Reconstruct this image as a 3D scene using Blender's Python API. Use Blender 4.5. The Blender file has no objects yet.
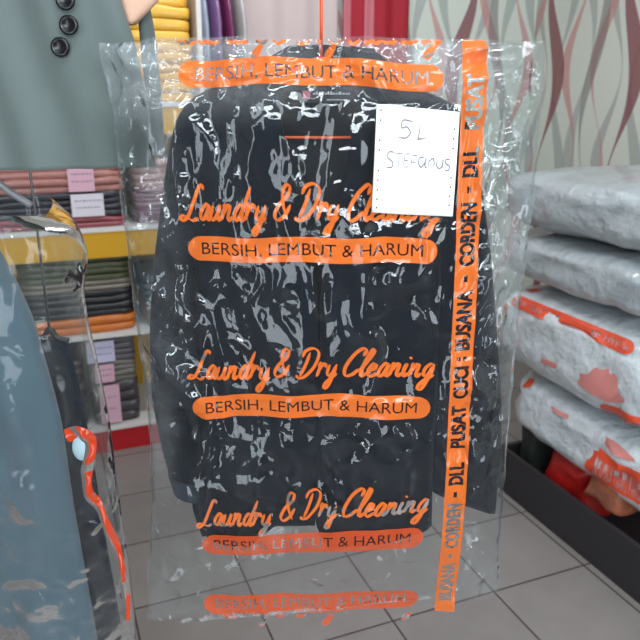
import bpy, bmesh, math, random
import numpy as np
from mathutils import Vector, Matrix, Euler

SC = bpy.context.scene
COL = SC.collection
PI = math.pi
FPX = 700.0; PITCH = math.radians(17.4); YAW = math.radians(21.6); CAMH = 1.35
SP, CP = math.sin(PITCH), math.cos(PITCH)

# ------------------------------------------------------------------ camera
cam_d = bpy.data.cameras.new('camera'); cam = bpy.data.objects.new('camera', cam_d); COL.objects.link(cam)
cam.location = (0, 0, CAMH); cam.rotation_euler = (PI/2 - PITCH, 0, -YAW)
cam_d.sensor_width = 36; cam_d.lens = 36*FPX/640; cam_d.clip_start = 0.02
cam_d.dof.use_dof = True; cam_d.dof.focus_distance = 0.97; cam_d.dof.aperture_fstop = 8
SC.camera = cam
# ------------------------------------------------------------------ world, lights, exposure
W = bpy.data.worlds.new('world'); SC.world = W; W.use_nodes = True
W.node_tree.nodes['Background'].inputs[0].default_value = (0.86, 0.94, 1.0, 1)
W.node_tree.nodes['Background'].inputs[1].default_value = 0.35
SC.view_settings.view_transform = 'Standard'; SC.view_settings.look = 'None'
SC.view_settings.gamma = 1; SC.view_settings.use_curve_mapping = False
SC.view_settings.exposure = 0.36
SC.cycles.transparent_max_bounces = 32

def area(name, loc, target, sx, sy, power, color):
    d = bpy.data.lights.new(name, 'AREA'); d.shape = 'RECTANGLE'; d.size = sx; d.size_y = sy
    d.energy = power; d.color = color
    o = bpy.data.objects.new(name, d); COL.objects.link(o); o.location = loc
    o.rotation_euler = (Vector(target) - Vector(loc)).to_track_quat('-Z', 'Y').to_euler()
    return o
area('ceiling_tube_near', (0.5, 0.25, 2.62), (0.5, 0.25, 0), 1.25, 0.07, 14, (0.88, 0.95, 1.0))
area('ceiling_tube_far', (0.7, 2.05, 2.62), (0.7, 2.05, 0), 1.25, 0.10, 16, (0.93, 0.97, 1.0))
area('shop_front_daylight', (0.0, -1.72, 2.12), (0.6, 2.4, 1.2), 2.0, 0.4, 44, (0.84, 0.93, 1.0))
area('added_left_streak_light', (-0.98, -0.75, 1.15), (0.3, 1.2, 1.15), 0.75, 2.0, 23, (0.82, 0.92, 1.0))  # added unseen panel, no door here; draws upright streaks on the film
area('added_right_streak_light', (1.75, -1.7, 1.15), (0.6, 1.5, 1.15), 0.8, 2.0, 30, (0.82, 0.92, 1.0))  # second added panel without a door, off to the side for film highlights

# ------------------------------------------------------------------ frames
def rig(u, v, z):            # hanging frame: u to the right, v away from the camera
    c, s = math.cos(-YAW), math.sin(-YAW)
    return Vector((c*u - s*v, s*u + c*v, z))
def uz(px, py, v):           # where the sight line of a picture point meets the upright plane at distance v
    x = px - 320.0; y = 320.0 - py
    den = y*SP + FPX*CP
    return x*v/den, CAMH + v*(y*CP - FPX*SP)/den

# ------------------------------------------------------------------ helpers
def mk(name, me, mat, parent=None, smooth=True):
    o = bpy.data.objects.new(name, me); COL.objects.link(o)
    if mat: me.materials.append(mat)
    if smooth:
        me.polygons.foreach_set('use_smooth', [True]*len(me.polygons))
    if parent: o.parent = parent
    return o
def mesh(verts, faces):
    me = bpy.data.meshes.new('m'); me.from_pydata([tuple(map(float, v)) for v in verts], [], faces); me.update(); return me
def root(name, label, cat, loc=(0, 0, 0), rz=0, group=None):
    o = bpy.data.objects.new(name, None); COL.objects.link(o); o.location = loc; o.rotation_euler = (0, 0, rz)
    o.empty_display_size = 0.05
    return tag(o, label, cat, group)
def tag(o, label, cat, group=None, kind=None):
    o['label'] = label; o['category'] = cat
    if group: o['group'] = group
    if kind: o['kind'] = kind
    return o
def struct(o): o['kind'] = 'structure'; return o
def bm_obj(name, bm, mat, parent=None, smooth=True):
    bmesh.ops.recalc_face_normals(bm, faces=bm.faces)
    me = bpy.data.meshes.new(name); bm.to_mesh(me); bm.free()
    return mk(name, me, mat, parent, smooth)
def box_bm(x0, x1, y0, y1, z0, z1, bev=0.0, bm=None, seg=2):
    own = bmesh.new()
    bmesh.ops.create_cube(own, size=1)
    for v in own.verts:
        v.co = Vector((x0+(x1-x0)*(v.co.x+.5), y0+(y1-y0)*(v.co.y+.5), z0+(z1-z0)*(v.co.z+.5)))
    if bev: bmesh.ops.bevel(own, geom=own.edges[:], offset=bev, segments=seg, affect='EDGES', profile=0.7)
    if bm is None: return own
    t = bpy.data.meshes.new('t'); own.to_mesh(t); own.free(); bm.from_mesh(t); bpy.data.meshes.remove(t); return bm
def tube_bm(path, r, n=10, bm=None):
    bm = bm or bmesh.new(); rings = []
    P = [Vector(p) for p in path]
    up0 = None
    for i, p in enumerate(P):
        d = (P[min(i+1, len(P)-1)] - P[max(i-1, 0)]).normalized()
        if up0 is None:
            up0 = d.orthogonal().normalized()
        a = (up0 - d*up0.dot(d)).normalized(); up0 = a; b = d.cross(a)
        rings.append([bm.verts.new(p + (a*math.cos(2*PI*k/n) + b*math.sin(2*PI*k/n))*r) for k in range(n)])
    for i in range(len(rings)-1):
        for k in range(n):
            bm.faces.new((rings[i][k], rings[i][(k+1) % n], rings[i+1][(k+1) % n], rings[i+1][k]))
    bm.faces.new(rings[0][::-1]); bm.faces.new(rings[-1])
    return bm
def resample(pts, n):
    P = np.array(pts, float); d = np.r_[0, np.cumsum(np.hypot(*np.diff(P[:, :2], axis=0).T))]
    # smooth through Catmull-like interpolation then arc length
    t = np.linspace(0, d[-1], n)
    out = np.stack([np.interp(t, d, P[:, k]) for k in range(P.shape[1])], 1)
    for _ in range(max(1, n//24)):
        out[1:-1] = (out[:-2] + 2*out[1:-1] + out[2:])/4
    return out
# lattice noise in numpy
_rng = np.random.RandomState(7); _T = _rng.rand(256, 256)*2-1
def vnoise(x, y):
    xi = np.floor(x).astype(int); yi = np.floor(y).astype(int)
    fx = x-xi; fy = y-yi; fx = fx*fx*(3-2*fx); fy = fy*fy*(3-2*fy)
    g = lambda a, b: _T[a % 256, b % 256]
    return (g(xi, yi)*(1-fx)*(1-fy) + g(xi+1, yi)*fx*(1-fy) + g(xi, yi+1)*(1-fx)*fy + g(xi+1, yi+1)*fx*fy)
def ridge(x, y): return 1-2*np.abs(vnoise(x, y))

# ------------------------------------------------------------------ materials
def lin(c): return tuple(((v/255)/12.92 if v/255 <= 0.04045 else ((v/255+0.055)/1.055)**2.4) for v in c) + (1,)
def newmat(name):
    m = bpy.data.materials.new(name); m.use_nodes = True
    return m, m.node_tree, m.node_tree.nodes, m.node_tree.links
def pmat(name, rgb, rough=0.6, bump=0, bscale=40, vary=0.0, metal=0, coat=0, spec=0.5, sheen=0, bd=0.002, detail=4):
    m, t, N, L = newmat(name); b = N['Principled BSDF']
    b.inputs['Roughness'].default_value = rough; b.inputs['Metallic'].default_value = metal
    b.inputs['Coat Weight'].default_value = coat; b.inputs['Coat Roughness'].default_value = 0.12
    b.inputs['Specular IOR Level'].default_value = spec; b.inputs['Sheen Weight'].default_value = sheen
    b.inputs['Base Color'].default_value = lin(rgb)
    tc = N.new('ShaderNodeTexCoord')
    if vary or bump:
        n = N.new('ShaderNodeTexNoise'); n.inputs['Scale'].default_value = bscale; n.inputs['Detail'].default_value = detail
        L.new(tc.outputs['Object'], n.inputs['Vector'])
    if vary:
        mx = N.new('ShaderNodeMix'); mx.data_type = 'RGBA'; c = lin(rgb)
        mx.inputs[6].default_value = tuple(x*(1-vary) for x in c[:3])+(1,); mx.inputs[7].default_value = tuple(min(1, x*(1+vary)) for x in c[:3])+(1,)
        L.new(n.outputs['Fac'], mx.inputs[0]); L.new(mx.outputs[2], b.inputs['Base Color'])
    if bump:
        bp = N.new('ShaderNodeBump'); bp.inputs['Strength'].default_value = bump; bp.inputs['Distance'].default_value = bd
        L.new(n.outputs['Fac'], bp.inputs['Height']); L.new(bp.outputs['Normal'], b.inputs['Normal'])
    return m
def crumple_bump(N, L, fine=1.0):
    tc = N.new('ShaderNodeTexCoord')
    n1 = N.new('ShaderNodeTexNoise'); n1.inputs['Scale'].default_value = 15; n1.inputs['Detail'].default_value = 3; n1.inputs['Distortion'].default_value = 1.6
    n1.noise_type = 'RIDGED_MULTIFRACTAL' if hasattr(n1, 'noise_type') else None
    n2 = N.new('ShaderNodeTexNoise'); n2.inputs['Scale'].default_value = 60; n2.inputs['Detail'].default_value = 2; n2.inputs['Distortion'].default_value = 0.8
    L.new(tc.outputs['Object'], n1.inputs['Vector']); L.new(tc.outputs['Object'], n2.inputs['Vector'])
    n0 = N.new('ShaderNodeTexNoise'); n0.inputs['Scale'].default_value = 9; n0.inputs['Detail'].default_value = 1; L.new(tc.outputs['Object'], n0.inputs['Vector'])
    mr = N.new('ShaderNodeMapRange'); mr.inputs[1].default_value = .46; mr.inputs[2].default_value = .62; mr.inputs[3].default_value = .12*fine; mr.inputs[4].default_value = .9*fine; L.new(n0.outputs['Fac'], mr.inputs[0]); at = N.new('ShaderNodeAttribute'); at.attribute_name = 'crease_veil'; ad = N.new('ShaderNodeMath'); ad.operation = 'MULTIPLY_ADD'; ad.inputs[1].default_value = .8; L.new(at.outputs['Fac'], ad.inputs[0]); L.new(mr.outputs[0], ad.inputs[2])
    b1 = N.new('ShaderNodeBump'); L.new(ad.outputs[0], b1.inputs['Strength']); b1.inputs['Distance'].default_value = 0.016
    b2 = N.new('ShaderNodeBump'); b2.inputs['Strength'].default_value = 0.3*fine; b2.inputs['Distance'].default_value = 0.0016
    L.new(n1.outputs['Fac'], b1.inputs['Height']); L.new(n2.outputs['Fac'], b2.inputs['Height']); L.new(b1.outputs['Normal'], b2.inputs['Normal'])
    return b2.outputs['Normal']
def film_mat(name, haze=0.10, rough=0.1, tint=(0.93, 0.96, 0.97), refl=1.5, fine=1.0, painted_veil=0.17):
    m, t, N, L = newmat(name); N.remove(N['Principled BSDF']); out = N['Material Output']
    tr = N.new('ShaderNodeBsdfTransparent'); tr.inputs[0].default_value = (*tint, 1)
    df = N.new('ShaderNodeBsdfDiffuse'); df.inputs[0].default_value = (0.85, 0.9, 0.92, 1)
    tl = N.new('ShaderNodeBsdfTranslucent'); tl.inputs[0].default_value = (0.85, 0.9, 0.92, 1)
    gl = N.new('ShaderNodeBsdfGlossy'); gl.inputs['Roughness'].default_value = rough
    nrm = crumple_bump(N, L, fine); L.new(nrm, gl.inputs['Normal'])
    m0 = N.new('ShaderNodeMixShader'); m0.inputs[0].default_value = 0.4; L.new(df.outputs[0], m0.inputs[1]); L.new(tl.outputs[0], m0.inputs[2])
    m1 = N.new('ShaderNodeMixShader'); m1.inputs[0].default_value = haze; at = N.new('ShaderNodeAttribute'); at.attribute_name = 'crease_veil'; hz_ = N.new('ShaderNodeMath'); hz_.operation = 'MULTIPLY_ADD'; hz_.inputs[1].default_value = painted_veil; hz_.inputs[2].default_value = haze; L.new(at.outputs['Fac'], hz_.inputs[0]); L.new(hz_.outputs[0], m1.inputs[0]); L.new(tr.outputs[0], m1.inputs[1]); L.new(m0.outputs[0], m1.inputs[2])  # whitens the masked film: reflected glare put into its colour
    fr = N.new('ShaderNodeFresnel'); fr.inputs[0].default_value = refl; L.new(nrm, fr.inputs['Normal'])
    ma = N.new('ShaderNodeMath'); ma.operation = 'MULTIPLY_ADD'; ma.inputs[1].default_value = 1.3; ma.inputs[2].default_value = 0.0; ma.use_clamp = True
    L.new(fr.outputs[0], ma.inputs[0])
    m2 = N.new('ShaderNodeMixShader'); L.new(ma.outputs[0], m2.inputs[0]); L.new(m1.outputs[0], m2.inputs[1]); L.new(gl.outputs[0], m2.inputs[2])
    L.new(m2.outputs[0], out.inputs[0])
    return m
def ink_mat(name, rgb, alpha=0.9, gloss=True, fine=1.0):
    m, t, N, L = newmat(name); N.remove(N['Principled BSDF']); out = N['Material Output']
    tr = N.new('ShaderNodeBsdfTransparent')
    df = N.new('ShaderNodeBsdfDiffuse'); df.inputs[0].default_value = lin(rgb)
    tl = N.new('ShaderNodeBsdfTranslucent'); tl.inputs[0].default_value = lin(rgb)
    gl = N.new('ShaderNodeBsdfGlossy'); gl.inputs['Roughness'].default_value = 0.12
    nrm = crumple_bump(N, L, fine); L.new(nrm, gl.inputs['Normal'])
    m0 = N.new('ShaderNodeMixShader'); m0.inputs[0].default_value = 0.12; L.new(df.outputs[0], m0.inputs[1]); L.new(tl.outputs[0], m0.inputs[2])
    m1 = N.new('ShaderNodeMixShader'); m1.inputs[0].default_value = alpha; L.new(tr.outputs[0], m1.inputs[1]); L.new(m0.outputs[0], m1.inputs[2])
    fr = N.new('ShaderNodeFresnel'); fr.inputs[0].default_value = 1.45; L.new(nrm, fr.inputs['Normal'])
    m2 = N.new('ShaderNodeMixShader'); L.new(fr.outputs[0], m2.inputs[0]); L.new(m1.outputs[0], m2.inputs[1]); L.new(gl.outputs[0], m2.inputs[2])
    L.new(m2.outputs[0], out.inputs[0])
    return m

def floor_material():
    m, t, N, L = newmat('grey_floor_tiles'); b = N['Principled BSDF']; b.inputs['Roughness'].default_value = 0.32
    tc = N.new('ShaderNodeTexCoord'); sep = N.new('ShaderNodeSeparateXYZ'); L.new(tc.outputs['Object'], sep.inputs[0])
    def math_(op, a, bb=None, c=None):
        n = N.new('ShaderNodeMath'); n.operation = op
        for i, x in enumerate((a, bb, c)):
            if x is None: continue
            if isinstance(x, (int, float)): n.inputs[i].default_value = x
            else: L.new(x, n.inputs[i])
        return n.outputs[0]
    def line(ax, o, s):
        q = math_('DIVIDE', math_('SUBTRACT', ax, o), s); q = math_('FRACT', math_('ADD', q, 0.5))
        d = math_('MULTIPLY', math_('ABSOLUTE', math_('SUBTRACT', q, 0.5)), s)
        return math_('LESS_THAN', d, 0.0028), math_('FLOOR', math_('DIVIDE', math_('SUBTRACT', ax, o), s))
    lx, ix = line(sep.outputs[0], 0.113, 0.325); ly, iy = line(sep.outputs[1], 1.388, 0.3065)
    g = math_('MAXIMUM', lx, ly)
    h = math_('FRACT', math_('MULTIPLY', math_('SINE', math_('ADD', math_('MULTIPLY', ix, 12.99), math_('MULTIPLY', iy, 78.2))), 437.5))
    n = N.new('ShaderNodeTexNoise'); n.inputs['Scale'].default_value = 9; n.inputs['Detail'].default_value = 6; L.new(tc.outputs['Object'], n.inputs['Vector'])
    k = math_('ADD', math_('MULTIPLY', h, 0.25), math_('MULTIPLY', n.outputs['Fac'], 0.75))
    mx = N.new('ShaderNodeMix'); mx.data_type = 'RGBA'; mx.inputs[6].default_value = lin((122, 116, 113)); mx.inputs[7].default_value = lin((146, 140, 137)); L.new(k, mx.inputs[0])
    m2 = N.new('ShaderNodeMix'); m2.data_type = 'RGBA'; L.new(g, m2.inputs[0]); L.new(mx.outputs[2], m2.inputs[6]); m2.inputs[7].default_value = lin((62, 54, 52))
    L.new(m2.outputs[2], b.inputs['Base Color'])
    bp = N.new('ShaderNodeBump'); bp.inputs['Strength'].default_value = 0.4; bp.inputs['Distance'].default_value = 0.002; bp.invert = True
    L.new(g, bp.inputs['Height']); L.new(bp.outputs['Normal'], b.inputs['Normal'])
    return m
def wallpaper_material(axis=0):
    m, t, N, L = newmat('wavy_ribbon_wallpaper'); b = N['Principled BSDF']; b.inputs['Roughness'].default_value = 0.55
    tc = N.new('ShaderNodeTexCoord'); sep = N.new('ShaderNodeSeparateXYZ'); L.new(tc.outputs['Object'], sep.inputs[0])
    X, Z = sep.outputs[axis], sep.outputs[2]
    def M(op, a, bb=None, c=None):
        n = N.new('ShaderNodeMath'); n.operation = op
        for i, x in enumerate((a, bb, c)):
            if x is None: continue
            if isinstance(x, (int, float)): n.inputs[i].default_value = x
            else: L.new(x, n.inputs[i])
        return n.outputs[0]
    col = None
    base = N.new('ShaderNodeRGB'); base.outputs[0].default_value = lin((214, 219, 208)); col = base.outputs[0]
    P = 0.50
    #      x0,   amp,  wavelength, phase, halfwidth, width phase, colour, strength
    R = [(0.02, .045, .95, 0.4, .030, 1.0, (150, 156, 154), .6), (0.09, .055, .80, 2.3, .022, 2.4, (200, 136, 136), .75),
         (0.17, .050, .88, 4.0, .026, 0.2, (142, 152, 148), .6), (0.25, .055, .92, 1.2, .034, 3.6, (132, 60, 70), .85),
         (0.33, .050, .76, 5.2, .022, 5.0, (160, 162, 158), .7), (0.40, .060, .84, 3.1, .020, 1.6, (200, 140, 138), .75),
         (0.46, .045, 1.0, 0.0, .024, 4.2, (120, 112, 112), .65)]
    for x0, amp, wl, ph, hw, wp, c, st in R:
        s = M('MULTIPLY', M('SINE', M('MULTIPLY_ADD', Z, 2*PI/wl, ph)), amp)
        q = M('FRACT', M('DIVIDE', M('SUBTRACT', M('SUBTRACT', X, x0), s), P))
        d = M('MULTIPLY', M('ABSOLUTE', M('SUBTRACT', q, 0.5)), P)
        w = M('MULTIPLY_ADD', M('SINE', M('MULTIPLY_ADD', Z, 2*PI/wl, wp)), hw*.6, hw*.72)
        f = M('MULTIPLY', M('LESS_THAN', d, w), st)
        mx = N.new('ShaderNodeMix'); mx.data_type = 'RGBA'; mx.blend_type = 'MIX'
        L.new(f, mx.inputs[0]); L.new(col, mx.inputs[6]); mx.inputs[7].default_value = lin(c); col = mx.outputs[2]
    L.new(col, b.inputs['Base Color'])
    return m

FLOOR = floor_material(); WALLP = wallpaper_material(0); WALLP_Y = wallpaper_material(1)
PAINT = pmat('pale_wall_paint', (140, 138, 136), 0.8, 0.1, 30, 0.02)
CEIL = pmat('white_ceiling_paint', (228, 228, 224), 0.9, 0.05, 20)
BLACKF = pmat('black_suit_fabric', (13, 21, 34), 0.92, 0.1, 500, 0.12, sheen=0.06, spec=0.18, bd=0.0006)
LINING = pmat('dark_lining', (15, 18, 26), 0.6, 0.2, 60, 0.15, spec=0.2)
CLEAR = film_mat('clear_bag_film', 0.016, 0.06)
CLEAR_B = film_mat('clear_bag_film_back', 0.02, 0.1)
ORANGE = ink_mat('orange_bag_ink', (229, 113, 46), 0.93)
ORANGE_DULL = ink_mat('orange_bag_ink_dull', (216, 86, 42), 0.82)  # redder, more see-through ink for the lowest prints
HANG = pmat('orange_hanger_plastic', (240, 88, 40), 0.35)
PAPER = pmat('white_paper', (246, 246, 244), 0.75, 0.15, 50, 0.01)
PENCIL = pmat('grey_pencil', (122, 116, 130), 0.8)
HOLE = pmat('punched_hole_shadow', (60, 62, 68), 0.8)
COATM = pmat('grey_green_coat_fabric', (96, 107, 105), 0.85, 0.2, 500, 0.05, sheen=0.15, bd=0.0005)
BUTTON = pmat('black_button_plastic', (12, 13, 17), 0.3)
BEIGE = pmat('beige_fabric', (214, 172, 148), 0.75, 0.3, 200, 0.04)
BLUEG = pmat('blue_grey_fabric', (72, 92, 102), 0.88, 0.4, 400, 0.1, sheen=0.15, bd=0.0008)
CHROME = pmat('chrome', (200, 200, 202), 0.2, metal=1)

# ------------------------------------------------------------------ structure
BX0, BX1, BY0, BY1, H = -1.1, 2.42, -1.8, 3.15, 2.7
struct(bm_obj('floor', box_bm(BX0-.1, BX1+.1, BY0, BY1+.1, -.08, 0), FLOOR, smooth=False))
struct(bm_obj('wall_back', box_bm(BX0-.1, BX1+.1, BY1, BY1+.1, 0, H), WALLP, smooth=False))
struct(bm_obj('wall_right', box_bm(BX1, BX1+.1, BY0, BY1, 0, H), WALLP_Y, smooth=False))
struct(bm_obj('wall_left', box_bm(BX0-.1, BX0, BY0, BY1, 0, H), PAINT, smooth=False))
struct(bm_obj('added_wall_front', box_bm(BX0-.1, BX1+.1, BY0-.1, BY0, 0, H), PAINT, smooth=False))  # unseen wall added behind the camera to cut the veil reflected in the film
struct(bm_obj('ceiling', box_bm(BX0-.1, BX1+.1, BY0, BY1+.1, H, H+.08), CEIL, smooth=False))

# ------------------------------------------------------------------ cloth lofts (hanging frame)
def loft(Lp, Rp, v0, df, db, nt=60, ns=28, fold=None, off=None, vpx=None, closed=True, prof=1.0, back_scale=1.0):
    """Lp / Rp: left and right outline points as picture points on the plane vpx; returns mesh in rig coordinates."""
    vpx = vpx or v0
    Lw = resample([uz(x, y, vpx) for x, y in Lp], nt); Rw = resample([uz(x, y, vpx) for x, y in Rp], nt)
    V = []; F = []
    t = np.linspace(0, 1, nt)
    sides = [np.linspace(0, 1, ns)] + ([np.linspace(1, 0, ns)[1:-1]] if closed else [])
    ncol = sum(len(s) for s in sides)
    for i in range(nt):
        for si, ss in enumerate(sides):
            for s in ss:
                u = Lw[i, 0]*(1-s)+Rw[i, 0]*s; z = Lw[i, 1]*(1-s)+Rw[i, 1]*s
                if off: du, dz = off(s, t[i]); u += du; z += dz
                e = (max(0., 1-abs(2*s-1)**2.6)**.5)**prof
                if si == 0:
                    v = v0 - df*e - (fold(u, z, s, t[i])*e if fold else 0)
                else:
                    v = v0 + db*e - (fold(u, z, s, t[i])*e*back_scale if fold else 0)
                V.append((u, v, z))
    for i in range(nt-1):
        for k in range(ncol if closed else ncol-1):
            a = i*ncol+k; b = i*ncol+(k+1) % ncol
            F.append((a, b, b+ncol, a+ncol))
    if closed:
        F.append(tuple(range(ncol))[::-1]); F.append(tuple((nt-1)*ncol+k for k in range(ncol)))
    return np.array(V), F
def place(V, loc):  # rig coordinates -> local of a root at rig loc
    return V - np.array(loc)
def rroot(name, label, cat, loc, group=None):
    return root(name, label, cat, rig(*loc), -YAW, group)
def fnoise(sx, sz, a, ph=0.0):
    def f(u, z, s=0, t=0):
        return a*float(vnoise(np.array(u*sx+ph+17.3), np.array(z*sz+ph*1.7+31.1)))
    return f

# ---- jacket
VJ = 0.968
JL = (uz(321, 50, VJ)[0], VJ, uz(321, 50, VJ)[1])
jacket = rroot('suit_jacket', 'black suit jacket on an orange hanger inside the clear printed garment bag', 'jacket', JL)
n1 = fnoise(14, 3.5, .010); n2 = fnoise(34, 10, .0045, 5.1); n3 = fnoise(9, 9, .006, 9.3)
def jfold(u, z, s, t): return n1(u, z)+n2(u, z)+n3(u, z)
def jpart(name, Lp, Rp, v0, df, db, mat=BLACKF, **k):
    V, F = loft(Lp, Rp, v0, df, db, vpx=.945, **k)
    return mk(name, mesh(place(V, JL), F), mat, jacket)
LO = [(262, 68), (215, 86), (196, 108), (190, 180), (187, 300), (189, 430), (189, 515), (200, 543)]
VL = [(272, 72), (277, 100), (283, 137), (302, 220), (317, 290), (320, 400), (318, 470), (315, 522)]
VR = [(362, 74), (358, 100), (352, 137), (337, 210), (321, 290), (320, 400), (316, 480), (315, 520), (329, 541)]
RO = [(378, 72), (420, 92), (440, 118), (441, 300), (438, 430), (434, 470), (433, 532)]
def sheet(name, Lp, Rp, surf, mat, parent, loc, nt=60, ns=22, off=None, vpx=.945, th=.002):
    Lw = resample([uz(x, y, vpx) for x, y in Lp], nt); Rw = resample([uz(x, y, vpx) for x, y in Rp], nt)
    V = []; F = []
    for i in range(nt):
        for j in range(ns):
            s = j/(ns-1); u = Lw[i, 0]*(1-s)+Rw[i, 0]*s; z = Lw[i, 1]*(1-s)+Rw[i, 1]*s
            if off: du, dz = off(s, i/(nt-1)); u += du; z += dz
            V.append((u, surf(u, z), z))
    for i in range(nt-1):
        for j in range(ns-1):
            a = i*ns+j; F.append((a, a+1, a+ns+1, a+ns))
    o = mk(name, mesh(place(np.array(V), loc), F), mat, parent)
    m = o.modifiers.new('thick', 'SOLIDIFY'); m.thickness = th; m.offset = 0
    return o
UC = 0.0; UHW = .178
def jfront(u, z):
    e = max(0., 1-min(1, abs((u+.002)/UHW))**2.6)**.5
    return VJ - .034*e - (n1(u, z)+n2(u, z)+n3(u, z))*(.35+.65*e)
def jback(u, z):
    e = max(0., 1-min(1, abs((u+.002)/UHW))**2.6)**.5
    return VJ + .022*e - (n1(u, z)+n2(u, z))*.4
def bump(x, a, b): return max(0., 1-((x-a)/b)**2) if abs(x-a) < b else 0.
def offL(s, t): return 0, (.052*max(0, (s-.52)/.48)**.8 - .014*bump(s, .45, .3))*t**14
sheet('back_panel', LO, RO, jback, LINING, jacket, JL, ns=36, off=lambda s, t: (0, .055*t**14))
sheet('front_panel', LO, VL, jfront, BLACKF, jacket, JL, off=lambda s, t: (0, float(np.interp(s, [0, .2, .43, .66, 1], [-.002, -.010, -.018, .012, .002]))*t**14))
sheet('front_panel', VR, RO, lambda u, z: jfront(u, z)-.003, BLACKF, jacket, JL)
def slee(u, z, s, t): return (n1(u, z)*.6+n2(u+.3, z)*1.1+.004*math.sin(40*z+30*u))*min(1, 6*t+.2)
jpart('sleeve', [(215, 84), (186, 99), (172, 120), (161, 180), (151, 260), (146, 330), (148, 400), (158, 450), (171, 494)],
      [(250, 88), (226, 110), (208, 140), (203, 190), (200, 260), (198, 330), (198, 400), (198, 450), (200, 503)], VJ-.002, .024, .02, fold=slee)
jpart('sleeve', [(390, 84), (420, 106), (434, 140), (438, 200), (437, 300), (433, 400), (432, 460), (433, 497)],
      [(428, 91), (458, 104), (475, 130), (487, 200), (495, 260), (500, 330), (505, 400), (505, 450), (499, 518)], VJ-.002, .024, .02, fold=slee)
jpart('cuff', [(165, 478), (171, 495)], [(201, 486), (202, 505)], VJ-.002, .027, .022, nt=8, mat=pmat('cuff_fabric', (40, 47, 56), .8, .2, 300), ns=20)
# lapels and collar
def lap(k): return lambda u, z: jfront(u, z) - k
sheet('lapel', [(268, 74), (246, 108), (238, 132), (252, 146), (250, 158), (285, 230), (314, 290)], [(274, 74), (278, 100), (284, 132), (290, 165), (297, 195), (307, 240), (318, 292)], lap(.006), BLACKF, jacket, JL, nt=40, ns=10, th=.003)
sheet('lapel', [(360, 74), (357, 100), (351, 132), (346, 165), (340, 195), (332, 240), (321, 292)], [(368, 74), (392, 108), (402, 132), (386, 146), (388, 158), (355, 230), (325, 290)], lap(.009), BLACKF, jacket, JL, nt=40, ns=10, th=.003)
sheet('collar', [(287, 47), (264, 62), (250, 82), (252, 96)], [(372, 50), (386, 64), (394, 84), (392, 98)], lambda u, z: VJ+.004-.03*abs(u/.09)**2, LINING, jacket, JL, nt=16, ns=20, th=.004, off=lambda s, t: (0, .006*bump(s, .45, .5)*(1-t)))
sheet('collar_leaf', [(289, 47), (262, 62), (244, 84), (243, 106)], [(300, 46), (284, 66), (274, 86), (268, 102)], lambda u, z: VJ-.032-.01*abs(u/.09), BLACKF, jacket, JL, nt=20, ns=10, th=.004)
sheet('collar_leaf', [(350, 47), (356, 66), (362, 86), (370, 100)], [(372, 49), (388, 64), (398, 84), (399, 106)], lambda u, z: VJ-.032-.01*abs(u/.09), BLACKF, jacket, JL, nt=20, ns=10, th=.004)

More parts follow.
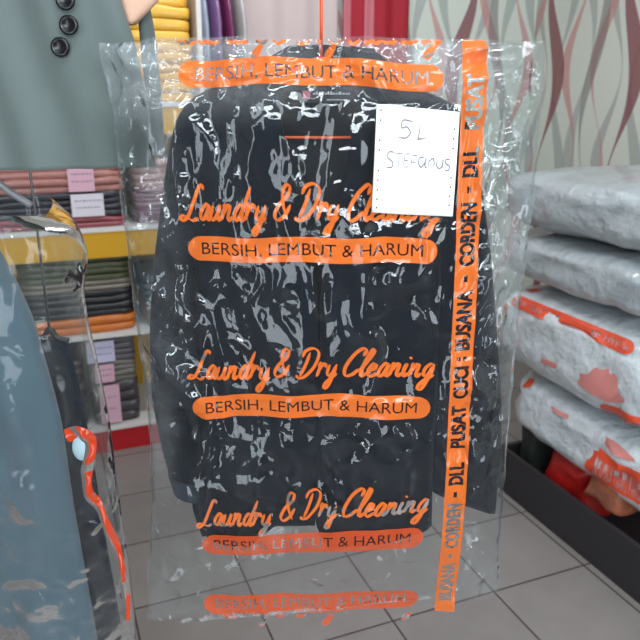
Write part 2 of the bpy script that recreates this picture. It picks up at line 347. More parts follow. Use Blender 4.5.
# ------------------------------------------------------------------ stroke lettering
def crom(P, n=9):
    P = [np.array(p, float) for p in P]
    if len(P) < 3: 
        return np.array([P[0]*(1-t)+P[-1]*t for t in np.linspace(0, 1, n)])
    Q = [2*P[0]-P[1]]+P+[2*P[-1]-P[-2]]; out = []
    for i in range(1, len(Q)-2):
        for t in np.linspace(0, 1, n, endpoint=False):
            a, b, c, d = Q[i-1:i+3]
            out.append(.5*((2*b)+(-a+c)*t+(2*a-5*b+4*c-d)*t*t+(-a+3*b-3*c+d)*t**3))
    out.append(P[-1]); return np.array(out)
G = {
 'L': (.62, [[(.62, .86), (.54, 1.0), (.42, .92), (.33, .55), (.22, .14), (.06, .0), (-.08, .04), (.0, .14), (.2, .07), (.42, -.02), (.6, .06)]]),
 'a': (.47, [[(.38, .40), (.24, .46), (.09, .26), (.12, .03), (.26, .06), (.38, .42), (.35, .1), (.42, .0), (.52, .12)]]),
 'u': (.46, [[(.06, .44), (.03, .12), (.12, .0), (.26, .12), (.33, .44), (.31, .1), (.38, .0), (.48, .12)]]),
 'n': (.46, [[(.02, .34), (.08, .45), (.06, .2), (.03, .0)], [(.05, .14), (.18, .42), (.29, .40), (.28, .1), (.35, .0), (.47, .12)]]),
 'd': (.47, [[(.36, .38), (.22, .46), (.08, .24), (.13, .02), (.27, .08), (.40, .5), (.50, .98)], [(.47, .9), (.38, .3), (.36, .05), (.42, .0), (.52, .12)]]),
 'r': (.44, [[(.02, .34), (.10, .50), (.09, .2), (.05, .0)], [(.08, .18), (.17, .40), (.28, .47), (.33, .40), (.31, .33)]]),
 'y': (.44, [[(.05, .44), (.03, .15), (.12, .02), (.25, .12), (.34, .44)], [(.34, .44), (.30, .0), (.20, -.36), (.06, -.42), (.06, -.26), (.25, -.06), (.46, .10)]]),
 '&': (.78, [[(.66, .42), (.52, .12), (.26, -.02), (.10, .14), (.20, .42), (.46, .68), (.48, .92), (.32, .98), (.24, .80), (.36, .42), (.66, .0)]]),
 'D': (.82, [[(.34, .88), (.28, .45), (.16, .03)], [(.06, .72), (.14, .94), (.45, 1.02), (.72, .82), (.66, .36), (.36, .02), (.08, -.02), (.02, .08)]]),
 'C': (.62, [[(.60, .72), (.64, .92), (.50, 1.0), (.24, .72), (.10, .28), (.20, .0), (.42, .04), (.60, .24)]]),
 'l': (.27, [[(.0, .12), (.2, .55), (.30, .90), (.22, .96), (.12, .5), (.10, .06), (.18, .0), (.30, .12)]]),
 'e': (.36, [[(.04, .16), (.24, .28), (.27, .43), (.15, .44), (.06, .18), (.14, .0), (.28, .04), (.38, .14)]]),
 'i': (.24, [[(.0, .12), (.08, .44), (.05, .1), (.11, .0), (.22, .12)], [(.13, .62), (.15, .70)]]),
 'g': (.47, [[(.38, .40), (.24, .46), (.09, .26), (.12, .03), (.26, .06), (.37, .42)], [(.38, .44), (.32, .0), (.20, -.38), (.05, -.42), (.05, -.28), (.25, -.08), (.48, .08)]]),
 ' ': (.22, []),
}
def script_strokes(text, slant=.32):
    x = 0; out = []
    for ch in text:
        w, ss = G[ch]
        for s in ss:
            out.append([(x+p[0]+slant*p[1], p[1]) for p in s])
        x += w
    return out, x
def ribbons(strokes, mapf, pen=.075, thin=.42, n=9, ang=math.radians(62), z0=0.0, lift=0.00004):
    """strokes in design units -> ribbon quads; mapf(x, y, k) -> 3-D point"""
    V = []; F = []
    for si, st in enumerate(strokes):
        C = crom(st, n); d = np.gradient(C, axis=0); ln = np.hypot(d[:, 0], d[:, 1])+1e-9; d /= ln[:, None]
        nr = np.stack([-d[:, 1], d[:, 0]], 1)
        a = np.arctan2(d[:, 1], d[:, 0])
        w = pen*(thin+(1-thin)*np.abs(np.cos(a-ang)))
        m = len(C); e = np.minimum(np.arange(m), np.arange(m)[::-1])/3.0; w = w*np.clip(.35+.65*e, 0, 1)
        b = len(V)
        for i in range(m):
            for sgn in (-1, 0, 1):
                p = C[i]+nr[i]*w[i]*sgn*.5*1.0
                V.append(mapf(p[0], p[1], si*lift))
        for i in range(m-1):
            for k in range(2):
                q = b+i*3+k; F.append((q, q+1, q+4, q+3))
    return V, F

# ---- knocked-out print shapes (2-D curves)
def font_splines(text, size, sx=1.0, spacing=1.0):
    cu = bpy.data.curves.new('t', 'FONT'); cu.body = text; cu.size = size; cu.space_character = spacing
    cu.align_x = 'CENTER'; cu.align_y = 'CENTER'; cu.resolution_u = 3
    o = bpy.data.objects.new('t', cu); COL.objects.link(o)
    bpy.context.view_layer.objects.active = o
    for q in bpy.context.selected_objects: q.select_set(False)
    o.select_set(True); bpy.ops.object.convert(target='CURVE')
    o = bpy.context.view_layer.objects.active; out = []
    for sp in o.data.splines:
        if sp.type == 'BEZIER':
            out.append([(tuple(p.co), tuple(p.handle_left), tuple(p.handle_right)) for p in sp.bezier_points])
        else:
            out.append([(tuple(p.co[:3]),)*3 for p in sp.points])
    bpy.data.objects.remove(o); return out
def sp_bounds(sps):
    P = np.array([p[0] for s in sps for p in s]); return P[:, 0].min(), P[:, 0].max(), P[:, 1].min(), P[:, 1].max()
def fit(sps, x0, x1, y0, y1):
    a, b, c, d = sp_bounds(sps); kx = (x1-x0)/(b-a); ky = (y1-y0)/(d-c)
    f = lambda p: (x0+(p[0]-a)*kx, y0+(p[1]-c)*ky, 0)
    return [[(f(p[0]), f(p[1]), f(p[2])) for p in s] for s in sps]
def flat_fill(sps, outline, offset=0.0, reso=4):
    cu = bpy.data.curves.new('k', 'CURVE'); cu.dimensions = '2D'; cu.fill_mode = 'FRONT'; cu.resolution_u = reso; cu.offset = offset
    for s in sps:
        sp = cu.splines.new('BEZIER'); sp.bezier_points.add(len(s)-1); sp.use_cyclic_u = True
        for q, (c, l, r) in zip(sp.bezier_points, s):
            q.handle_left_type = q.handle_right_type = 'FREE'; q.co = c; q.handle_left = l; q.handle_right = r
    sp = cu.splines.new('POLY'); sp.points.add(len(outline)-1); sp.use_cyclic_u = True
    for q, c in zip(sp.points, outline): q.co = (c[0], c[1], 0, 1)
    o = bpy.data.objects.new('k', cu); COL.objects.link(o)
    dg = bpy.context.evaluated_depsgraph_get(); dg.update()
    me = bpy.data.meshes.new_from_object(o.evaluated_get(dg), depsgraph=dg)
    bpy.data.objects.remove(o); return me
def dice(me, step=.004):
    bm = bmesh.new(); bm.from_mesh(me); bmesh.ops.remove_doubles(bm, verts=bm.verts, dist=1e-6)
    xs = [v.co.x for v in bm.verts]; ys = [v.co.y for v in bm.verts]
    for ax, lo, hi in ((0, min(xs), max(xs)), (1, min(ys), max(ys))):
        x = math.ceil(lo/step)*step
        while x < hi:
            no = (1, 0, 0) if ax == 0 else (0, 1, 0); co = (x, 0, 0) if ax == 0 else (0, x, 0)
            bmesh.ops.bisect_plane(bm, geom=bm.verts[:]+bm.edges[:]+bm.faces[:], plane_co=co, plane_no=no, dist=1e-7); x += step
    return bm
def pill_outline(w, h, wob=0.0, n=10):
    r = h/2; P = []
    for k in range(n+1):
        a = -PI/2+PI*k/n; P.append((w/2-r+r*math.cos(a), r*math.sin(a)))
    for k in range(n+1):
        a = PI/2+PI*k/n; P.append((-w/2+r+r*math.cos(a), r*math.sin(a)))
    return P
SLOGAN = font_splines('BERSIH, LEMBUT & HARUM', .03)
def pill_mesh(w, h, tw, th):
    return flat_fill(fit(SLOGAN, -tw/2, tw/2, -th/2-.002, th/2), pill_outline(w, h))

# ------------------------------------------------------------------ garment bag
V0 = 0.962
_ul = np.array([uz(x, y, V0) for x, y in [(96, 36), (101, 60), (112, 110), (121, 200), (131, 280), (141, 360), (150, 440), (150, 520), (146, 630)]])[::-1]
_ur = np.array([uz(x, y, V0) for x, y in [(546, 36), (545, 60), (543, 100), (533, 200), (521, 300), (511, 400), (505, 470), (500, 540), (496, 630)]])[::-1]
def bag_l(z): return np.interp(z, _ul[:, 1], _ul[:, 0])+.002*vnoise(z*40, z*0+3.3)
def bag_r(z): return np.interp(z, _ur[:, 1], _ur[:, 0])+.002*vnoise(z*40, z*0+8.3)
ZT = uz(320, 40, V0)[1]; ZBL = uz(146, 619, V0)[1]; ZBR = uz(497, 592, V0)[1]
SLIP = [uz(x, y, .905) for x, y in [(376, 104), (459, 112), (452, 216), (371, 211)]]
su0 = min(p[0] for p in SLIP); su1 = max(p[0] for p in SLIP); sz0 = min(p[1] for p in SLIP); sz1 = max(p[1] for p in SLIP)
def sm(x, a, b):
    t = np.clip((x-a)/(b-a), 0, 1); return t*t*(3-2*t)
def bag_base(u, z, side=-1):
    l, r = bag_l(z), bag_r(z); s = np.clip((u-l)/(r-l), 0, 1)
    e = np.clip(1-np.abs(2*s-1)**3.0, 0, 1)**.62
    full = sm(z, .545, .76)*(1-.45*sm(z, 1.32, ZT+.01))
    dep = .014+.048*full if side < 0 else .012+.03*full
    return e*dep, e
def crumple(u, z, seed=0.0):
    wu = u+.012*vnoise(u*9+seed, z*9+4)+.004*vnoise(u*40, z*40+seed); wz = z+.014*vnoise(u*8+11, z*8+seed)
    a = .0052*ridge(wu*9+seed, wz*5.5+3) + .0042*ridge(wu*19+7, wz*12+seed+5) + .0019*ridge(wu*41+2, wz*30+seed) + .0005*ridge(wu*85, wz*70+9)
    # long upright pleats
    p = .0045*ridge(wu*24+.3*vnoise(wu*5, wz*3), wz*2.0+seed+40)*sm(z, .95, 1.25)
    # horizontal-ish drape creases left and right of the jacket
    l, r = bag_l(z), bag_r(z); s = (u-l)/(r-l)
    side = (1-sm(s, .05, .22))+sm(s, .80, .93)
    q = side*(.0110*ridge(wu*12+wz*9+seed, wz*11-wu*7+2)+.0080*ridge(wu*30, wz*22+7)+.0028*ridge(wu*62, wz*48+7))
    top = sm(z, 1.30, 1.38)*(.006*ridge(wu*22, wz*28+6)+.0025*ridge(wu*55, wz*60+6))
    top = top+side*top*1.6
    m = .45+.55*sm(z, .62, .95)+.25*(1-sm(z, .52, .62))
    return (a+p+q+top)*m
def F(u, z):
    u = np.asarray(u, float); z = np.asarray(z, float)
    b, e = bag_base(u, z)
    c = crumple(u, z)
    flat = (sm(u, su0-.02, su0)*(1-sm(u, su1, su1+.015))*sm(z, sz0-.02, sz0)*(1-sm(z, sz1, sz1+.015)))
    # keep printed bands a little calmer so that they stay readable
    prn = (1-sm(np.abs(u-.003), .16, .19))*.35
    return V0 - b - c*(1-.85*flat)*(1-prn)*np.clip(e*1.2, 0, 1)*1.35
def Fb(u, z):
    u = np.asarray(u, float); z = np.asarray(z, float)
    b, e = bag_base(u, z, 1); return V0 + b - crumple(u, z, 50.)*np.clip(e*1.2, 0, 1)*.8
BL = (0.0, V0, ZT)
bag = rroot('garment_bag', 'clear plastic garment bag with orange laundry printing over the black jacket', 'garment bag', BL)
def bag_sheet(name, fn, nu, nz, mat):
    s = np.linspace(0, 1, nu)[None, :]; t = np.linspace(0, 1, nz)[:, None]
    zb = ZBL*(1-s)+ZBR*s+.002*vnoise(s*14, s*0+2); zt = ZT+.003*vnoise(s*12, s*0+5)-.004*np.abs(2*s-1)
    z = zb+(zt-zb)*t; u = bag_l(z)*(1-s)+bag_r(z)*s; v = fn(u, z)
    P = np.stack([u-BL[0], v-BL[1], z-BL[2]], -1).reshape(-1, 3)
    idx = np.arange(nu*nz).reshape(nz, nu)
    Fc = np.stack([idx[:-1, :-1], idx[:-1, 1:], idx[1:, 1:], idx[1:, :-1]], -1).reshape(-1, 4)
    me = bpy.data.meshes.new(name); me.from_pydata(P.tolist(), [], Fc.tolist()); me.update()
    sn_ = np.clip(.75*((1-sm(s+0*z, .06, .20))+sm(s+0*z, .86, .94))+.7*sm(z, 1.31, 1.37), 0, 1)*np.clip(.75+.9*vnoise(u*16, z*7+4), 0, 1)*(.25+.75*sm(z, .70, .95))  # sides and top: stronger creases plus a painted whitish veil
    at = me.attributes.new('crease_veil', 'FLOAT', 'POINT'); at.data.foreach_set('value', sn_.reshape(-1).astype(np.float32))
    return mk(name, me, mat, bag)
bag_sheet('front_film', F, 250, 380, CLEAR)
bag_sheet('back_film', Fb, 120, 180, CLEAR_B)
# welded seams along sides and bottom
def seam(pts, w, name='seam'):
    V = []; Fc = []
    for i, (u, z, nx, nz) in enumerate(pts):
        v = float(F(u, z))-.001
        for k in (0, 1): V.append((u+nx*w*k-BL[0], v-BL[1], z+nz*w*k-BL[2]))
    for i in range(len(pts)-1): Fc.append((2*i, 2*i+1, 2*i+3, 2*i+2))
    return mk(name, mesh(V, Fc), SEAMM, bag)
SEAMM = film_mat('welded_seam_film', .22, .15)
zz = np.linspace(.60, ZT-.01, 120)
seam([(float(bag_l(z)), z, 1, 0) for z in zz], .004); seam([(float(bag_r(z)), z, -1, 0) for z in zz], .004)
seam([(u, ZBL+(ZBR-ZBL)*(u+.25)/.44+.001, 0, 1) for u in np.linspace(-.235, .178, 100)], .007, 'bottom_seam')

def ink(name, V, Fc, mat, label=None):
    o = mk(name, mesh(V, Fc), mat, bag)
    if label: o['label'] = label
    return o
def onfilm(u, z, k=0.0): return (u-BL[0], float(F(u, z))-.0009-k-BL[1], z-BL[2])
def decal_bm(me, mp, step=.004):
    bm = dice(me, step); co = np.array([v.co[:2] for v in bm.verts]); U, Z = mp(co[:, 0], co[:, 1])
    Vv = F(U, Z)-.0009
    for v, a, b, c in zip(bm.verts, U, Vv, Z): v.co = (a-BL[0], b-BL[1], c-BL[2])
    return bm
VP = .912
def pf(px, py):
    v = VP
    for _ in range(6):
        u, z = uz(px, py, v); v = V0-float(bag_base(np.array(u), np.array(z))[0])-.003
    return u, z
def band(name, px0, px1, pyl, pyr, hpx, mat, sag=0.0, label=None):
    (ua, za), (ub, zb) = pf(px0, pyl), pf(px1, pyr); w = math.hypot(ub-ua, zb-za); h = abs(pf(320, (pyl+pyr)/2-hpx/2)[1]-pf(320, (pyl+pyr)/2+hpx/2)[1])
    me = pill_mesh(w, h, w*.885, h*.50); uc, zc = (ua+ub)/2, (za+zb)/2; sl = (zb-za)/(ub-ua)
    def mp(x, y):
        return uc+x, zc+y+sl*x+sag*np.cos(x/w*PI)+.0012*np.sin(x*55+zc*40)
    bm = decal_bm(me, mp)
    me2 = bpy.data.meshes.new(name); bm.to_mesh(me2); bm.free()
    o = mk(name, me2, mat, bag)
    if label: o['label'] = label
band('slogan_band', 181, 442, 75, 80, 27, ORANGE, .007, 'orange band at the top of the bag')
band('slogan_band', 188, 437, 249, 250, 25, ORANGE, .002)
band('slogan_band', 193, 430, 407, 408, 23, ORANGE, .008)
band('slogan_band', 202, 423, 546, 537, 20, ORANGE_DULL, .002, 'duller orange band under the jacket hem')
band('slogan_band', 204, 418, 605, 599, 18, ORANGE_DULL, .001, 'duller orange band at the bottom edge')
def script(words, yl, yr, capx, mat=ORANGE, zc=(-9, 9), name='script_line', rise=0.0):
    V = []; Fc = []; x_first, x_last = words[0][1], words[-1][2]; ns = 0
    kz = pf(320, (yl+yr)/2-capx)[1]-pf(320, (yl+yr)/2)[1]
    for w, xa, xb in words:
        st, wd = script_strokes(w)
        P = np.array([p for q in st for p in q]); x0, x1 = P[:, 0].min(), P[:, 0].max()
        ua, ub = pf(xa, yl)[0], pf(xb, yr)[0]; kx = (ub-ua)/(x1-x0)
        def mp(x, y, k, ua=ua, kx=kx, x0=x0):
            u = ua+(x-x0)*kx; px = (u/.34+.5); f = (xa-x_first)/(x_last-x_first)+(x-x0)*kx/.34
            zb = pf(xa, yl+(yr-yl)*min(1, max(0, f)))[1]
            return u, zb+y*kz+rise*math.sin(min(1, max(0, f))*PI), k+ns*.00002
        v_, f_ = ribbons(st, mp, pen=.135, thin=.38, n=8)
        Fc += [tuple(a+len(V) for a in q) for q in f_]; V += v_; ns += len(st)
    A = np.array(V); keep = [f for f in Fc if all(zc[0] < A[i, 1] < zc[1] for i in f)]
    Vv = F(A[:, 0], A[:, 1])-.0009-A[:, 2]
    me = mesh(np.stack([A[:, 0]-BL[0], Vv-BL[1], A[:, 1]-BL[2]], 1), keep); o = mk(name, me, mat, bag)
    bm = bmesh.new(); bm.from_mesh(me); bmesh.ops.delete(bm, geom=[v for v in bm.verts if not v.link_faces], context='VERTS'); bm.to_mesh(me); bm.free()
    return o
def wds(*r): return list(zip(('Laundry', '&', 'Dry', 'Cleaning'), r[::2], r[1::2]))
script(wds(180, 268, 275, 292, 298, 340, 350, 441), 44, 44, 34, zc=(-9, ZT-.003))['label'] = 'orange script line cut off by the top edge of the bag'
script(wds(182, 267, 275, 291, 296, 339, 349, 440), 219, 222, 35, rise=.002)
script(wds(189, 270, 275, 290, 297, 337, 345, 434), 378, 378, 28, rise=.004)
script(wds(198, 271, 281, 295, 301, 337, 344, 428), 525, 513, 27, rise=.001)
script(wds(205, 270, 277, 292, 297, 337, 345, 417), 619, 610, 20, mat=ORANGE_DULL, zc=(.40, pf(320, 613)[1]))['label'] = 'ragged script tails under the lowest band'
# upright address strip with knocked-out lettering
def strip():
    zt = ZT-.002; zb = pf(440, 610)[1]; per = pf(469, 177)[1]-pf(451, 483)[1]; h = .034
    (uS0, zS0), (uS1, zS1) = pf(473.5, 60), pf(445, 596); L_ = zt-zb
    sps = []
    
    src = [('PUSAT', 446, 406), ('CUCI', 397, 366), (':', 359, 356), ('BUSANA', 349, 291), ('-', 281, 276), ('CORDEN', 265, 204), ('-', 193, 188), ('DLL', 177, 148)]
    for rep in (-1, 0, 1):
        for w, ya, yb in src:
            za = pf(455, ya)[1]+rep*per; zc = pf(455, yb)[1]+rep*per
            if za < zb+.012 or zc > zt-.01: continue
            hh = .0098
            if w == '-': s = fit(font_splines('I', .03), za, zc, -.0014, .0014)
            elif w == '|': s = fit(font_splines('I', .03), (za+zc)/2-.0008, (za+zc)/2+.0008, -hh, hh)
            elif w == ':':
                s = fit(font_splines('I', .03), za, za+.003, -.006, -.003)+fit(font_splines('I', .03), za, za+.003, .003, .006)
            else: s = fit(font_splines(w, .03), za, zc, -hh, hh)
            sps += s
    ol = [(zb, -h/2), (zt, -h/2), (zt, h/2), (zb, h/2)]
    me = flat_fill(sps, ol, offset=-.0012)
    # local x runs up the strip, local y runs to its left
    bm = decal_bm(me, lambda x, y: (uS0+(uS1-uS0)*(x-zS0)/(zS1-zS0)-y, x))
    me2 = bpy.data.meshes.new('address_strip'); bm.to_mesh(me2); bm.free()
    mk('address_strip', me2, ORANGE, bag)
strip()

# ---- hanger (orange)
HL = (uz(321, 40, VJ)[0], VJ, uz(321, 60, VJ)[1])
RAILZ = 1.80
hanger = rroot('clothes_hanger', 'thin orange hanger holding the black jacket, its stem above the bag', 'hanger', HL)
hz = HL[2]
def hl(px, py): u, z = uz(px, py, VJ); return (u-HL[0], 0, z-hz)
stem = [(0, 0, 0), (.0005, 0, .05), (0, 0, .12), (0, 0, RAILZ-hz-.09)]
hook = stem+[(.02*math.sin(a)+.0, 0, RAILZ-hz-.004+.022*-math.cos(a)-.0) for a in []]
R_ = .0165
arc = [(R_*math.cos(a), 0, RAILZ-hz+R_*math.sin(a)) for a in np.linspace(-PI*.42, PI*1.05, 16)]
bm_obj('hook', tube_bm(stem+[(0.0, 0, RAILZ-hz-.045)]+arc, .0021), HANG, hanger)
sh = crom([hl(208, 118), hl(250, 92), hl(300, 68), (0, 0, 0), hl(342, 68), hl(392, 92), hl(436, 118)], 8)
bm_obj('shoulder_bar', tube_bm(sh, .004), HANG, hanger)
bm_obj('lower_bar', tube_bm([hl(208, 120), hl(222, 137), hl(321, 137.5), hl(424, 137), hl(436, 120)], .0017), HANG, hanger)
# neck label
nl = rl = None
lu, lz = uz(327, 94, .975)
o = bm_obj('neck_label', box_bm(lu-.034-JL[0], lu+.034-JL[0], -.005, -.003, lz-.011-JL[2], lz+.008-JL[2], .0005), pmat('label_cloth', (40, 42, 52), .7), jacket)
m = pmat('label_mark_pink', (196, 110, 130), .6); bm_obj('label_emblem', box_bm(lu-.032-JL[0], lu-.022-JL[0], -.0062, -.005, lz-.006-JL[2], lz+.004-JL[2]), m, o, smooth=False)
tx = bmesh.new(); rr = random.Random(3)
x = -.018
while x < .03:
    w = rr.uniform(.0015, .004); box_bm(lu+x-JL[0], lu+x+w-JL[0], -.0060, -.005, lz-.001-JL[2], lz+rr.choice([.0015, .003])-JL[2], bm=tx); x += w+.0012
for x in np.arange(.0, .028, .004): box_bm(lu+x-JL[0], lu+x+.0028-JL[0], -.0060, -.005, lz-.008-JL[2], lz-.0065-JL[2], bm=tx)
bm_obj('label_lettering', tx, pmat('label_thread', (190, 196, 204), .6), o, smooth=False)

# ---- paper slip
SLV = .0065
slip_c = (sum(p[0] for p in SLIP)/4, sum(p[1] for p in SLIP)/4)
SL0 = (slip_c[0], float(F(*slip_c)), slip_c[1])
slip = rroot('paper_slip', 'white perforated paper slip with pencil handwriting on the front of the bag', 'paper slip', SL0)
def slip_pt(a, b):
    p = [np.array(q) for q in SLIP]; q = (p[0]*(1-a)+p[1]*a)*(1-b)+(p[3]*(1-a)+p[2]*a)*b; return q
def slip_v(u, z):
    b, e = bag_base(np.array(u), np.array(z)); return V0-float(b)-.0075+.0012*math.sin(u*60+z*30)
na, nb = 24, 28; V = []; Fc = []
for j in range(nb+1):
    for i in range(na+1):
        q = slip_pt(i/na, j/nb); V.append((q[0]-SL0[0], slip_v(*q)-SL0[1], q[1]-SL0[2]))
for j in range(nb):
    for i in range(na):
        a = j*(na+1)+i; Fc.append((a, a+1, a+na+2, a+na+1))
o = mk('paper', mesh(V, Fc), PAPER, slip); mm = o.modifiers.new('t', 'SOLIDIFY'); mm.thickness = .0004
def slip_map(a, b, k=0):
    q = slip_pt(a, b); return (q[0]-SL0[0], slip_v(*q)-SL0[1]-.0005-k, q[1]-SL0[2])
H_ = {  # handwriting strokes: x from 0 to 1 across the slip, y down
 'number': [[(.46, .13), (.31, .12), (.29, .19), (.36, .18), (.41, .23), (.35, .28), (.25, .28)], [(.54, .13), (.52, .27), (.52, .28), (.62, .27)]],
 'name': [[(.22, .42), (.14, .42), (.12, .47), (.19, .51), (.18, .56), (.10, .56)],
          [(.22, .43), (.34, .42)], [(.28, .43), (.27, .55)],
          [(.35, .43), (.34, .55)], [(.35, .43), (.43, .42)], [(.34, .49), (.41, .485)], [(.34, .55), (.42, .545)],
          [(.45, .44), (.44, .57)], [(.45, .44), (.53, .43)], [(.445, .50), (.51, .495)],
          [(.62, .45), (.56, .45), (.54, .50), (.58, .54), (.63, .49), (.64, .45), (.63, .53), (.66, .54)],
          [(.68, .45), (.68, .54)], [(.68, .48), (.73, .45), (.75, .48), (.75, .54)],
          [(.79, .45), (.79, .52), (.83, .54), (.86, .51), (.87, .45), (.865, .54)],
          [(.97, .45), (.91, .45), (.91, .49), (.96, .51), (.95, .55), (.90, .55)]]}
for nm, st in H_.items():
    V, Fc = ribbons(st, lambda x, y, k: slip_map(x*.90+.05, y, k), pen=.016, thin=.9, n=6, lift=.000004)
    mk('handwriting', mesh(V, Fc), PENCIL, slip)
for side, a, rows in ((0, .055, [.05, .14, .32, .41, .60, .69, .78, .87, .95]), (1, .945, [.16, .25, .34, .62, .71, .80, .89])):
    for r in rows:
        hb = bmesh.new(); c = slip_map(a, r, .0001); vs = [hb.verts.new((c[0]+.0011*math.cos(k*PI/4), c[1], c[2]+.0014*math.sin(k*PI/4))) for k in range(8)]; hb.faces.new(vs)
        bm_obj('perforation_hole', hb, HOLE, slip, smooth=False)

# ------------------------------------------------------------------ clothes hanging at the left
VC = 1.03
def garment(name, label, cat, Lp, Rp, v0, df, mat, fold, neck, parts=None, group=None, nt=70, ns=40, hooky=True, pname='body'):
    loc = (neck[0], v0, neck[1]); r = rroot(name, label, cat, loc, group)
    V, Fc = loft(Lp, Rp, v0, df, df, nt=nt, ns=ns, fold=fold, vpx=v0)
    mk(pname, mesh(place(V, loc), Fc), mat, r); return r, loc
cf = lambda u, z, s, t: .007*math.sin(u*70+2*math.sin(z*9))+fnoise(22, 4, .006, 2)(u, z)
nkx = uz(30, -100, VC)
coat, cl = garment('grey_coat', 'grey-green coat with black buttons hanging at the upper left', 'coat',
    [(10, -112), (-60, -80), (-70, 0), (-72, 100), (-70, 170)], [(50, -112), (110, -70), (121, 0), (135, 42), (149, 110), (156, 166)], VC, .03, COATM, cf, nkx)
V, Fc = loft([(95, -70), (128, -30), (134, 20), (140, 90), (142, 150)], [(118, -70), (140, -20), (150, 30), (157, 90), (161, 158)], VC+.058, .014, .018, nt=40, ns=16, fold=cf, vpx=VC+.03)
s_ = mk('sleeve', mesh(place(V, cl), Fc), COATM, coat)
def button(px, py, r=.0125):
    u, z = uz(px, py, VC-.04); bm = bmesh.new()
    prof = [(0, .0), (r*.55, .0), (r*.68, .0018), (r*.9, .0018), (r, 0), (r, -.003), (0, -.003)]
    n = 24; rings = []
    for rad, d in prof:
        rings.append([bm.verts.new((u-cl[0]+rad*math.cos(2*PI*k/n), VC-.0405-d-cl[1], z-cl[2]+rad*math.sin(2*PI*k/n))) for k in range(n)] if rad else [bm.verts.new((u-cl[0], VC-.0405-d-cl[1], z-cl[2]))])
    for a, b in zip(rings[:-1], rings[1:]):
        for k in range(n):
            if len(a) == 1: bm.faces.new((a[0], b[k], b[(k+1) % n]))
            elif len(b) == 1: bm.faces.new((a[k], b[0], a[(k+1) % n]))
            else: bm.faces.new((a[k], b[k], b[(k+1) % n], a[(k+1) % n]))
    ob = bm_obj('button', bm, BUTTON, coat)
for p in [(68.5, 25), (60, 47), (65, 0), ]: button(*p)
def wire_hanger(label, u, v, zneck, half, mat, drop=.06, group=None):
    loc = (u, v, zneck); r = rroot('coat_hanger', label, 'hanger', loc, group)
    arc = [(R_*math.cos(a), 0, RAILZ-zneck+R_*math.sin(a)) for a in np.linspace(-PI*.42, PI*1.05, 14)]
    bm_obj('hook', tube_bm([(0, 0, 0), (0, 0, (RAILZ-zneck)*.6), (0, 0, RAILZ-zneck-.045)]+arc, .002), CHROME, r)
    bm_obj('shoulder_bar', tube_bm(crom([(-half, 0, -drop), (-half*.4, 0, -.015), (0, 0, 0), (half*.4, 0, -.015), (half, 0, -drop)], 6), .005), mat, r)
wire_hanger('hanger inside the grey-green buttoned coat', nkx[0], VC, nkx[1]-.004, .07, pmat('black_plastic', (20, 20, 22), .4))
# beige garment behind the coat
VBG = 1.052
bg_loc = uz(150, -90, VBG)
be, bl_ = garment('beige_garment', 'smooth beige garment showing between the grey-green coat and the yellow shelf', 'garment',
    [(125, -110), (118, -60), (117, 0), (128, 25)], [(175, -110), (185, -60), (160, 0), (136, 24)], VBG, .012, BEIGE, fnoise4 if False else (lambda u, z, s, t: .003*math.sin(u*60)), bg_loc, nt=30, ns=24)
wire_hanger('hanger inside the beige garment', bg_loc[0], VBG, bg_loc[1], .05, pmat('white_plastic', (225, 225, 222), .4), .03)

# second bagged outfit, lower left
VS = 1.0
sn = uz(-20, 150, VS)
skirt, sl_ = garment('blue_grey_trousers', 'blue-grey trousers in a laundry bag at the lower left', 'trousers',
    [(-60, 200), (-90, 300), (-90, 500), (-90, 760)], [(-5, 250), (36, 330), (62, 430), (76, 520), (98, 640), (108, 760)], VS+.03, .040, BLUEG,
    lambda u, z, s, t: .009*math.sin(u*62+2*math.sin(z*7))+.008*float(vnoise(np.array(u*30), np.array(z*9))), (sn[0], uz(0, 205, VS)[1]), nt=80, ns=44)
dk, dl_ = garment('black_trousers', 'black trousers hanging behind the blue-grey trousers', 'trousers',
    [(10, 330), (20, 400), (30, 500), (40, 760)], [(70, 345), (82, 395), (95, 470), (106, 540), (124, 640), (136, 760)], VS+.105, .014, BLACKF,
    lambda u, z, s, t: .005*math.sin(u*80+z*9), uz(50, 335, VS+.105), nt=60, ns=24)
wire_hanger('hanger carrying the blue-grey trousers', sn[0], VS+.03, uz(0, 205, VS)[1]+.03, .05, pmat('grey_plastic', (120, 120, 124), .4), .035)
wire_hanger('hanger carrying the black trousers', dl_[0], VS+.105, dl_[2]+.01, .03, pmat('dark_plastic', (40, 40, 44), .4), .02)
# its bag
FILM2 = film_mat('small_bag_film', .03, .1, refl=1.38, fine=.8)
b2l = (uz(0, 215, VS)[0], VS, uz(0, 215, VS)[1])
bag2 = rroot('laundry_bag', 'crumpled clear laundry bag with an orange stripe around the blue-grey trousers', 'garment bag', b2l)
L2 = [(-62, 190), (-100, 300), (-104, 500), (-104, 700)]; R2 = [(30, 222), (62, 236), (76, 262), (70, 300), (76, 335), (88, 385), (99, 440), (108, 510), (119, 580), (126, 640), (130, 700)]
def f2(u, z, s=0, t=0):
    return float(crumple2(u, z))
def crumple2(u, z):
    return .004*ridge(np.array(u*22+4), np.array(z*17))*.6+.0012*ridge(np.array(u*45), np.array(z*38+3))
V, Fc = loft(L2, R2, VS+.03, .085, .13, nt=150, ns=80, fold=f2, vpx=VS-.03, prof=2.0)
mk('film', mesh(place(V, b2l), Fc[:-2]), FILM2, bag2)
